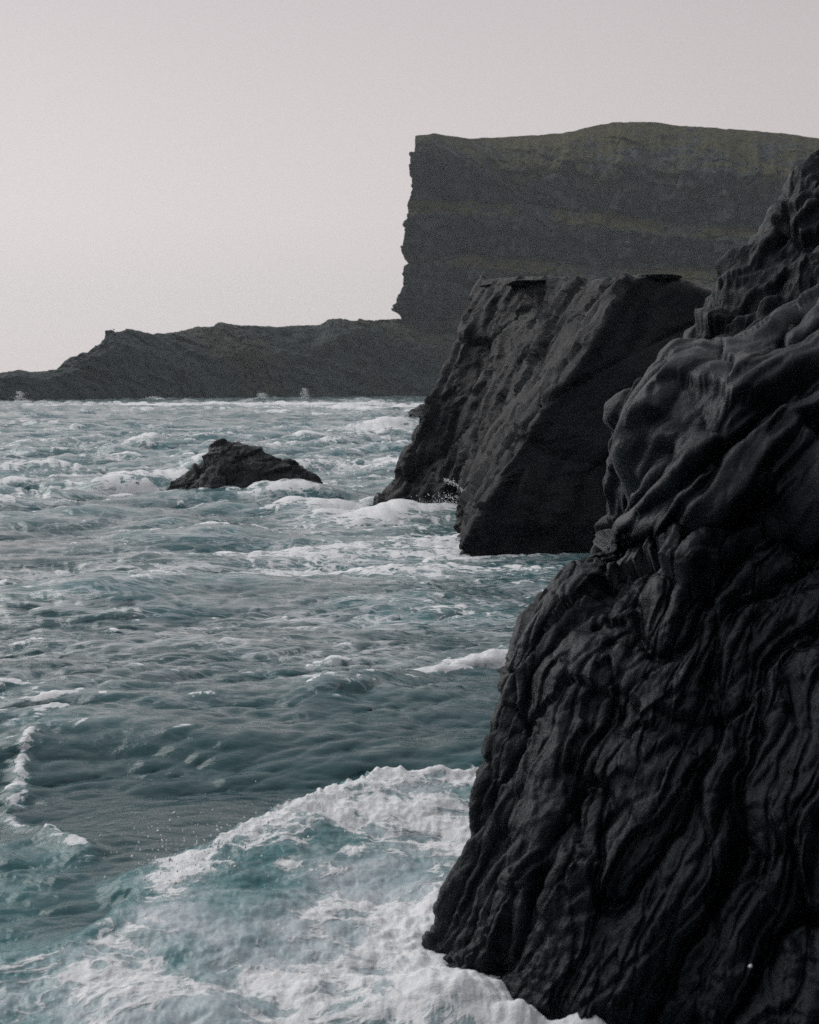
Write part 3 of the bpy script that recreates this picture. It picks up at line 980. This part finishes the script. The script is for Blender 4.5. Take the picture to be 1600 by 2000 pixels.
mound('boulder', [(895, 1000), (899, 980), (908, 962), (922, 950), (936, 945), (950, 950), (958, 975), (962, 1000)], 43.0, 1.0, 995,
      'dark boulder wedged in the inlet against the near corner of the mid outcrop', mat_slab, nu=70, nv=50, seed=15)


# ------------------------------------------------------------------ sea
def spectrum(N, L, peak, wind, spread, rms, lam_min, lam_max, seed):
    g = np.random.default_rng(seed)
    k1 = np.fft.fftfreq(N, L / N) * 2 * np.pi
    kx, ky = np.meshgrid(k1, k1, indexing='xy')
    k = np.hypot(kx, ky); k[0, 0] = 1
    kp = 2 * np.pi / peak
    S = k ** -4.0 * np.exp(-1.25 * (kp / k) ** 2)
    c = (kx * wind[0] + ky * wind[1]) / k
    S = S * (np.abs(c) ** spread + 0.025)
    lam = 2 * np.pi / k
    S = S * smooth(lam, lam_min * 0.8, lam_min * 1.2) * (1 - smooth(lam, lam_max * 0.85, lam_max * 1.15))
    S[0, 0] = 0
    H = (g.normal(size=(N, N)) + 1j * g.normal(size=(N, N))) * np.sqrt(S)
    h = np.fft.ifft2(H)
    s = rms / h.real.std()
    H = H * s
    h = np.fft.ifft2(H).real
    dx = np.fft.ifft2(-1j * kx / k * H).real
    dy = np.fft.ifft2(-1j * ky / k * H).real
    jxx = np.fft.ifft2(kx * kx / k * H).real
    jyy = np.fft.ifft2(ky * ky / k * H).real
    jxy = np.fft.ifft2(kx * ky / k * H).real
    return dict(N=N, L=L, f=np.stack([h, dx, dy, jxx, jyy, jxy], -1).astype(np.float32))


def sample(sp, x, y):
    N, L = sp['N'], sp['L']
    u = (x / L * N) % N
    v = (y / L * N) % N
    i, j = np.floor(u).astype(int), np.floor(v).astype(int)
    fu, fv = (u - i)[..., None], (v - j)[..., None]
    i %= N; j %= N
    i1, j1 = (i + 1) % N, (j + 1) % N
    F = sp['f']
    return (F[j, i] * (1 - fu) + F[j, i1] * fu) * (1 - fv) + (F[j1, i] * (1 - fu) + F[j1, i1] * fu) * fv


def seg_dist(x, y, pts):
    """distance to a polyline, signed across it (positive on its left), and the parameter along it"""
    pts = np.array([p[:2] for p in pts])
    best = np.full(x.shape, 1e9); sgn = np.zeros(x.shape); par = np.zeros(x.shape)
    n = len(pts) - 1
    for k in range(n):
        a, b = pts[k], pts[k + 1]
        d = b - a
        L2 = d @ d
        t = np.clip(((x - a[0]) * d[0] + (y - a[1]) * d[1]) / L2, 0, 1)
        ex, ey = x - a[0] - t * d[0], y - a[1] - t * d[1]
        q = np.hypot(ex, ey)
        m = q < best
        best = np.where(m, q, best)
        sgn = np.where(m, np.sign(d[0] * ey - d[1] * ex), sgn)
        par = np.where(m, (k + t) / n, par)
    return best, sgn, par


def build_sea():
    A = spectrum(1024, 170.0, 10.0, (0.22, -0.975), 9.0, 0.26, 0.9, 40.0, 3)
    B = spectrum(512, 23.0, 1.6, (0.30, -0.95), 7.0, 0.025, 0.15, 0.9, 5)
    # rings from the viewer outwards
    def n3(x, y, k, f=1.0):
        return np.stack([x / f, y / f, 0 * x + k], -1)
    r = [6.0]
    while r[-1] < 2600:
        q = r[-1]
        foot = q * q / (CAM_H * FPX / 2) * 1.15
        cap = 0.12 + 0.0038 * q if q < 130 else 0.614 + (q - 130) * 0.016
        r.append(q + min(max(foot, 0.02), cap))
    r = np.array([0.5, 1.5, 3, 4.5] + r)
    ang = np.concatenate([np.linspace(-180, -40, 30)[:-1], np.linspace(-40, -21, 30)[:-1], np.linspace(-21, 12, 560)[:-1], np.linspace(12, 40, 40)[:-1], np.linspace(40, 180, 30)])
    a = np.radians(ang)
    rr, aa = np.meshgrid(r, a, indexing='ij')
    X0, Y0 = rr * np.sin(aa), rr * np.cos(aa)
    sA, sB = sample(A, X0, Y0), sample(B, X0, Y0)
    fB = (1 - 0.75 * smooth(rr, 60, 200)) * (0.6 + 0.4 * smooth(rr, 13, 22))
    # calmer water close in, rougher further out
    gA = 0.42 + 1.0 * smooth(rr, 14, 80)
    lam = 1.55
    n0 = fbm(n3(X0, Y0, 0, 9.0), 3)
    n1 = fbm(n3(X0, Y0, 5, 2.6), 3)
    group = np.clip(0.85 + 1.1 * n0, 0.35, 1.6)
    gA3, gB3 = (gA * group)[..., None], (fB * np.clip(1 + 0.9 * n1, 0.3, 2))[..., None]
    s = sA * gA3 + sB * gB3
    h, dx, dy = s[..., 0].copy(), s[..., 1] * lam, s[..., 2] * lam
    J = (1 - lam * s[..., 3]) * (1 - lam * s[..., 4]) - (lam * s[..., 5]) ** 2
    foam = np.zeros_like(h)
    aer = np.zeros_like(h)
    # whitecaps where the surface folds
    foam += smooth(0.35 - J, 0.0, 0.8) * 0.55
    foam += 0.10 + 0.30 * smooth(n0 + 0.35 * n1, 0.05, 0.45) * smooth(rr, 13, 26) + 0.07 * n1 + 0.02 * smooth(rr, 20, 70)
    aer += smooth(h, 0.05, 0.6) * 0.55 + 0.05 + 0.12 * smooth(rr, 25, 80)

    def patch(px, py, rx, ry, amount, rot=0.0, soft=1.0, target=None):
        c = onsea(px, py)
        ca, sa = math.cos(R(rot)), math.sin(R(rot))
        ex, ey = X0 - c[0], Y0 - c[1]
        u = (ex * ca + ey * sa) / rx
        v = (-ex * sa + ey * ca) / ry
        g = np.exp(-(u * u + v * v) ** soft)
        return g * amount

    # ---- white water by the shore and around the rocks (place in the picture, size in metres)
    for p in [
        (120, 792, 60, 30, 0.5), (420, 790, 60, 30, 0.6), (640, 789, 70, 35, 0.75), (790, 795, 50, 40, 0.8), (720, 800, 45, 35, 0.6),
        (735, 838, 9, 10, 0.75), (690, 843, 8, 4, 0.5), (600, 812, 25, 10, 0.3), (300, 803, 30, 10, 0.25),
        (660, 915, 3.5, 6, 0.55), (610, 950, 3.0, 1.6, 0.55), (430, 958, 5, 1.2, 0.5), (530, 958, 4, 1.0, 0.55), (300, 948, 5, 2.0, 0.4), (180, 935, 5, 3, 0.4), (80, 925, 5, 3, 0.35),
        (100, 960, 8, 1.6, 0.32), (20, 905, 3, 6, 0.35),
        (760, 990, 4, 2.5, 0.30), (850, 1000, 3.5, 3.0, 0.36), (830, 1030, 3, 2.5, 0.30), (880, 1060, 2, 2, 0.32), (940, 1082, 2.2, 0.7, 0.55), (780, 1060, 3.5, 2.5, 0.36), (640, 1080, 3, 2, 0.35),
        (720, 1010, 4, 2, 0.45), (1040, 1110, 2.0, 1.0, 0.30), (960, 1130, 2.6, 1.5, 0.32), (820, 1110, 3.0, 1.6, 0.35), (690, 1120, 2, 1.5, 0.32), (560, 1070, 2, 1.2, 0.3), (560, 1110, 1.8, 0.8, 0.3),
        (380, 1050, 1.2, 1.0, 0.45), (420, 1048, 1.0, 0.6, 0.4), (700, 1215, 0.8, 0.7, 0.32), (840, 1200, 1.1, 1.0, 0.30), (760, 1185, 1.2, 0.5, 0.30), (930, 1200, 0.6, 0.8, 0.25), (1000, 1200, 1.0, 0.8, 0.22),
        (310, 1190, 1.2, 0.4, 0.35), (270, 1150, 1.6, 0.35, 0.28), (60, 1235, 0.7, 0.3, 0.25), (240, 1145, 1.0, 0.4, 0.25),
        (680, 1350, 0.45, 0.22, 0.50), (820, 1320, 0.8, 0.35, 0.42), (930, 1300, 0.9, 0.45, 0.48), (990, 1290, 0.5, 0.4, 0.4),
        (860, 1500, 0.45, 0.28, 0.48), (930, 1475, 0.4, 0.22, 0.42), (900, 1530, 0.6, 0.25, 0.3),
        (60, 1420, 0.9, 0.35, 0.28), (200, 1425, 0.9, 0.16, 0.26),
    ]:
        foam += patch(*p)
        aer += patch(p[0], p[1], p[2] * 1.3, p[3] * 1.3, p[4] * 0.4)
    farn = fbm(n3(X0, Y0, 2, 22.0), 4, 0.6)
    foam *= 1 - smooth(rr, 90, 200) * np.clip(0.42 - 1.5 * farn, 0, 0.9)
    # turquoise, air-filled water further out
    for p in [(150, 880, 9, 8, 0.55), (330, 880, 7, 5, 0.5), (40, 870, 10, 10, 0.5), (60, 930, 7, 5, 0.5), (30, 900, 8, 6, 0.4), (250, 905, 7, 5, 0.35), (740, 880, 6, 5, 0.4), (680, 810, 30, 18, 0.2), (840, 1195, 1.6, 1.3, 0.3), (420, 1045, 1.6, 1.2, 0.3), (200, 840, 30, 14, 0.35)]:
        aer += patch(*p)

    # ---- raised seas
    dz = np.zeros_like(h)
    dz += patch(735, 840, 8, 4, 0.7) + patch(690, 915, 4, 3, 0.35)
    dz += patch(870, 990, 3, 2.5, 0.3) + patch(840, 1195, 1.3, 0.7, 0.07) + patch(410, 1050, 1.4, 0.8, 0.22)
    # low breaking ridge in front of the near rock
    d, sg, par = seg_dist(X0, Y0, [onsea(560, 1405), onsea(650, 1370), onsea(780, 1340), onsea(900, 1310), onsea(1060, 1275)])
    dz += 0.16 * np.exp(-(d / np.where(sg > 0, 0.5, 0.28)) ** 2) * smooth(par, 0, 0.25)
    foam += 0.36 * np.exp(-(d / 0.24) ** 2) * smooth(par, 0.2, 0.5) * np.clip(0.6 + 1.6 * n1, 0, 1.4)
    # smooth swell further left
    d, sg, par = seg_dist(X0, Y0, [onsea(-60, 1475), onsea(90, 1440), onsea(250, 1425), onsea(420, 1440), onsea(600, 1490)])
    dz += 0.10 * np.exp(-(d / 0.6) ** 2) * (1 - smooth(par, 0.55, 1.0))
    foam += 0.22 * np.exp(-((d - 0.12) / 0.13) ** 2) * (sg > 0) * (1 - smooth(par, 0.45, 0.75))

    # ---- the bore in the foreground: a foaming front with a dark trough behind it
    crest = [onsea(-500, 2010), onsea(-150, 1935), onsea(20, 1905), onsea(150, 1888), onsea(225, 1850), onsea(268, 1795), onsea(240, 1750), onsea(300, 1712), onsea(400, 1698), onsea(480, 1665), onsea(560, 1628), onsea(640, 1595), onsea(740, 1562), onsea(830, 1550), onsea(930, 1540), onsea(1060, 1530)]
    K = int(np.searchsorted(r, 26.0))
    Kf = int(np.searchsorted(r, 62.0))
    xk, yk = X0[:K], Y0[:K]

    def nearby(a):
        out = np.zeros_like(X0)
        out[:len(a)] = a
        return out
    wob = nearby(fbm(n3(xk, yk, 0, 0.9), 5, 0.6) * 0.26)
    d, sg, par = seg_dist(X0, Y0, crest)
    side = -sg * d + wob              # positive towards the viewer
    rise0 = smooth(X0, onsea(120, 1760)[0], onsea(420, 1690)[0])
    soft_ = 0.10 + 0.55 * (1 - rise0)
    near_w = smooth(side, -soft_, soft_ * 1.1)
    xl, xr = onsea(120, 1760)[0], onsea(640, 1600)[0]
    rise = smooth(X0, xl, xr)
    ampl = 0.10 + 0.29 * rise
    prof = np.where(side > 0, np.exp(-(np.abs(side) / 1.9) ** 1.5), np.exp(-(side / 0.16) ** 2))
    trough = -0.14 * np.exp(-((side + 0.9) / 0.7) ** 2)
    dz += ampl * prof + trough * smooth(X0, xl, xr)
    bore = near_w * (1 - smooth(rr, 20, 24))
    fb = 0.62 * np.exp(-(np.clip(side, 0, 9) / 0.45)) * (0.45 + 0.55 * rise) + 0.40
    fb = fb + 0.45 * patch(790, 1630, 1.2, 0.7, 1.0) + 0.22 * patch(560, 1680, 0.9, 0.4, 1.0) + 0.25 * patch(880, 1760, 0.5, 0.7, 1.0)
    turb = nearby(fbm(n3(xk, yk, 9, 1.1), 5, 0.6))
    fb = fb + 0.62 * turb
    fb -= 0.16 * patch(420, 1800, 1.1, 0.6, 1.0) + 0.12 * patch(580, 1720, 0.5, 0.2, 1.0)
    foam = foam * (1 - bore) + bore * np.clip(fb, 0.12, 1.2)
    aer = aer * (1 - bore) + bore * np.clip(0.92 + 0.6 * turb, 0.5, 1)
    # white masses rolling at the foot of the rock
    for p in [(870, 1830, 0.55, 0.5, 0.5), (800, 1900, 0.9, 0.5, 0.45), (880, 1960, 0.7, 0.35, 0.4), (1010, 2010, 0.4, 0.3, 0.6), (1150, 2030, 0.4, 0.35, 0.8), (700, 1980, 1.0, 0.3, 0.15), (150, 1960, 1.2, 0.35, 0.15)]:
        g = patch(*p)
        foam += g
        aer += g * 0.5
    dz += patch(1005, 2020, 0.17, 0.13, 0.15) + patch(1150, 2030, 0.28, 0.18, 0.17) + patch(1080, 2040, 0.3, 0.16, 0.10) + patch(880, 1985, 0.45, 0.30, 0.26) + patch(880, 1780, 0.4, 0.6, 0.12)
    # tumbling water at lower left
    d2, s2, p2 = seg_dist(X0, Y0, [onsea(75, 1440), onsea(45, 1500), onsea(15, 1570), onsea(60, 1620), onsea(120, 1655), onsea(170, 1680)])
    line = np.exp(-((d2 + 0.5 * wob) / np.clip(0.13 + 0.22 * turb, 0.03, 0.5)) ** 2)
    foam += line * 0.55
    dz += line * 0.08
    left = smooth(-(X0 - onsea(180, 1700)[0]), -0.5, 0.7) * smooth(-(Y0 - onsea(0, 1620)[1]), -0.4, 1.0)
    foam += left * (0.16 + 0.45 * turb)
    aer += left * (0.25 + 0.4 * turb)
    # dark clear trough
    dark = patch(400, 1620, 1.4, 1.1, 1.0) + patch(300, 1560, 1.6, 1.0, 0.6)
    dark = np.clip(dark, 0, 1) * (1 - bore) * (1 - line)
    foam -= dark * 0.25
    aer -= dark * 0.25

    # foam has body: billows and froth
    fm = smooth(foam, 0.5, 0.95)
    near_f = 1 - smooth(rr, 20, 60)
    xf, yf = X0[:Kf], Y0[:Kf]
    bil = nearby(np.abs(perlin(n3(xf, yf, 1, 0.55))) * 0.16 + np.abs(perlin(n3(xf, yf, 2, 0.21))) * 0.08 + perlin(n3(xf, yf, 0, 0.085)) * 0.03 + perlin(n3(xf, yf, 3, 0.04)) * 0.014)
    rough_w = nearby(fbm(n3(xk, yk, 4, 0.5), 5, 0.6))
    dz += near_f * fm * bil * 0.45
    dz += (bore + left * 0.8) * rough_w * 0.10
    lip = np.exp(-((side - 0.03) / 0.09) ** 2) * (0.2 + 0.8 * rise) * (1 - smooth(rr, 20, 24))
    dz += lip * nearby(np.clip(perlin(n3(xk, yk, 6, 0.09)) + perlin(n3(xk, yk, 7, 0.3)) * 0.6, 0, 1)) * 0.08
    i0, i1 = int(np.searchsorted(r, 38.0)), int(np.searchsorted(r, 190.0))
    xm, ym = X0[i0:i1], Y0[i0:i1]
    froth = perlin(n3(xm, ym, 8, 1.3)) * 0.16 + perlin(n3(xm, ym, 9, 0.6)) * 0.10
    dz[i0:i1] += froth * (0.25 + 0.75 * smooth(foam[i0:i1], 0.3, 0.65)) * smooth(rr[i0:i1], 38, 60)
    far_cap = smooth(foam, 0.6, 1.0) * smooth(rr, 60, 120) * (1 - smooth(rr, 500, 900))
    dz += far_cap * np.abs(n1) * 0.3

    streak = np.clip(0.70 + 1.2 * n0 + 0.3 * n1, 0.15, 1) * smooth(rr, 15, 27) * (1 - bore) + 0.15 * bore
    streak = np.clip(streak + patch(820, 1090, 5, 5, 0.5) + patch(860, 1200, 2.5, 1.6, 0.45) + patch(400, 950, 9, 4, 0.4), 0, 1)
    aer = np.where(rr > 22, np.minimum(aer, 0.36), aer)
    calm = 1 - 0.55 * np.clip(bore + dark, 0, 1)
    P = np.stack([X0 + dx * calm, Y0 + dy * calm, h * calm + dz], -1)
    o = grid_mesh('sea', P, mat_sea, None, {'foam': np.clip(foam, 0, 1.3), 'aer': np.clip(aer, 0, 1), 'streak': np.clip(streak, 0, 1)}, flip=True)
    tag(o, 'rough teal sea streaked with white foam', 'sea', kind='structure')
    return o


sea = build_sea()

# ------------------------------------------------------------------ spray
def drops(name, spots, label):
    """small drops of thrown water: (centre, radius) each a little eight-sided bead"""
    base = np.array([(1, 0, 0), (-1, 0, 0), (0, 1, 0), (0, -1, 0), (0, 0, 1), (0, 0, -1)], float)
    tri = np.array([(0, 2, 4), (2, 1, 4), (1, 3, 4), (3, 0, 4), (2, 0, 5), (1, 2, 5), (3, 1, 5), (0, 3, 5)])
    V, F = [], []
    for k, (c, rad) in enumerate(spots):
        st = np.array([1, 1, rng.uniform(0.8, 1.6)])
        V.append(base * rad * st + c)
        F.append(tri + 6 * k)
    o = raw_mesh(name, np.concatenate(V), np.concatenate(F), mat_spray)
    tag(o, label, kind='stuff')
    return o


sp = []
for k in range(420):                      # thrown up off the bore crest
    px = rng.triangular(170, 330, 640); py = rng.normal(1660, 38) - 0.10 * (px - 330)
    c = onsea(px, py + 60) + np.array([0, 0, 0])
    c = at(px, py, c[1] - 0.2)
    c[2] = max(c[2], 0.12)
    sp.append((c, abs(rng.normal(0, 0.006)) + 0.002))
for k in range(1500):
    px = rng.uniform(260, 940); base = np.interp(px, [260, 430, 560, 740, 940], [1725, 1690, 1625, 1558, 1540])
    c = at(px, base + 8 - abs(rng.normal(0, 14)), onsea(px, base)[1] - 0.25 + rng.normal(0, 0.12))
    sp.append((c, abs(rng.normal(0, 0.0028)) + 0.0015))
for k in range(200):
    px = rng.uniform(640, 1000); base = np.interp(px, [640, 800, 1000], [1365, 1325, 1285])
    c = at(px, base - abs(rng.normal(0, 12)), onsea(px, base)[1])
    sp.append((c, abs(rng.normal(0, 0.006)) + 0.004))
def burst(px, py, Y, w_, h_, n_, rad):
    c0 = at(px, py, Y)
    for k in range(n_):
        t_ = rng.uniform(0, 1) ** 1.6
        sp.append((c0 + np.array([rng.normal(0, w_ * (1 - 0.6 * t_)), rng.normal(0, w_), h_ * t_]), rad * rng.uniform(0.4, 1.2)))


burst(595, 781, 600, 1.6, 5.5, 500, 0.16)
burst(512, 783, 570, 2.2, 3.6, 500, 0.16)
burst(300, 785, 520, 3.0, 2.2, 500, 0.16)
burst(40, 785, 480, 1.4, 4.0, 500, 0.16)
burst(735, 834, 150, 2.8, 1.2, 400, 0.05)
for k in range(260):                      # a thin arc of water flung off the middle rock
    t_ = rng.uniform(0, 1)
    px = 868 + 38 * t_ + rng.normal(0, 1.5)
    py = 938 + 24 * t_ ** 2 + rng.normal(0, 2.5)
    sp.append((at(px, py, 47.0 - 1.5 * t_), rng.uniform(0.006, 0.02)))
burst(880, 985, 46.0, 0.8, 0.4, 260, 0.02)
sp.append((at(1466, 1887, 7.0), 0.016))
drops('spray', sp, 'white drops of spray thrown up off the breaking crests')

# ------------------------------------------------------------------ gull on the headland
def build_bird():
    # stand it on the ridge of the headland where the little rock knob is
    i = np.argmin(np.abs(HEADP[..., 0] / HEADP[..., 1] - (232 - 800) / FPX) + 1e3 * (HEADP[..., 2] < 0), axis=None)
    colx = np.argmin(np.abs(HEADP[160, :, 0] / HEADP[160, :, 1] * (CP) - (232 - 800) / FPX))
    j = np.argmax(HEADP[:, colx, 2])
    p = HEADP[j, colx]
    root = tag(empty('bird', tuple(p)), 'small dark seabird standing on the headland skyline', 'bird')

    def ell(name, c, rad, rot=0):
        th = np.linspace(0, 2 * np.pi, 13); ph = np.linspace(0, np.pi, 9)
        T, H = np.meshgrid(th, ph)
        q = np.stack([rad[0] * np.sin(H) * np.cos(T), rad[1] * np.sin(H) * np.sin(T), rad[2] * np.cos(H)], -1)
        cr_, sr_ = math.cos(rot), math.sin(rot)
        q = np.stack([q[..., 0] * cr_ - q[..., 2] * sr_, q[..., 1], q[..., 0] * sr_ + q[..., 2] * cr_], -1)
        return grid_mesh(name, q + p + np.array(c), mat_bird, root)
    ell('body', (0, 0, 0.62), (0.42, 0.19, 0.2), R(-18))
    ell('head', (-0.36, 0, 0.92), (0.14, 0.12, 0.13))
    ell('beak', (-0.54, 0, 0.90), (0.12, 0.03, 0.03))
    ell('tail', (0.5, 0, 0.56), (0.22, 0.09, 0.05), R(-12))
    for s in (-1, 1):
        ell('leg', (0.02, 0.08 * s, 0.12), (0.025, 0.025, 0.42))
    return root


build_bird()

# ------------------------------------------------------------------ haze
def build_haze():
    m = bpy.data.materials.new('sea_haze')
    m.use_nodes = True
    t = m.node_tree
    t.nodes.clear()
    out = t.nodes.new('ShaderNodeOutputMaterial')
    v = t.nodes.new('ShaderNodeVolumePrincipled')
    v.inputs['Color'].default_value = (0.86, 0.95, 1.0, 1)
    v.inputs['Density'].default_value = 0.00014
    v.inputs['Anisotropy'].default_value = 0.3
    t.links.new(v.outputs[0], out.inputs['Volume'])
    x, y0, y1, z0, z1 = 2700, -2700, 2700, -14, 215
    V = np.array([(-x, y0, z0), (x, y0, z0), (x, y1, z0), (-x, y1, z0), (-x, y0, z1), (x, y0, z1), (x, y1, z1), (-x, y1, z1)], float)
    F = np.array([(0, 3, 2, 1), (4, 5, 6, 7), (0, 1, 5, 4), (1, 2, 6, 5), (2, 3, 7, 6), (3, 0, 4, 7)])
    o = raw_mesh('haze', V, F, m, smooth_shade=False)
    tag(o, 'thin pale sea haze over the bay', kind='stuff')


build_haze()
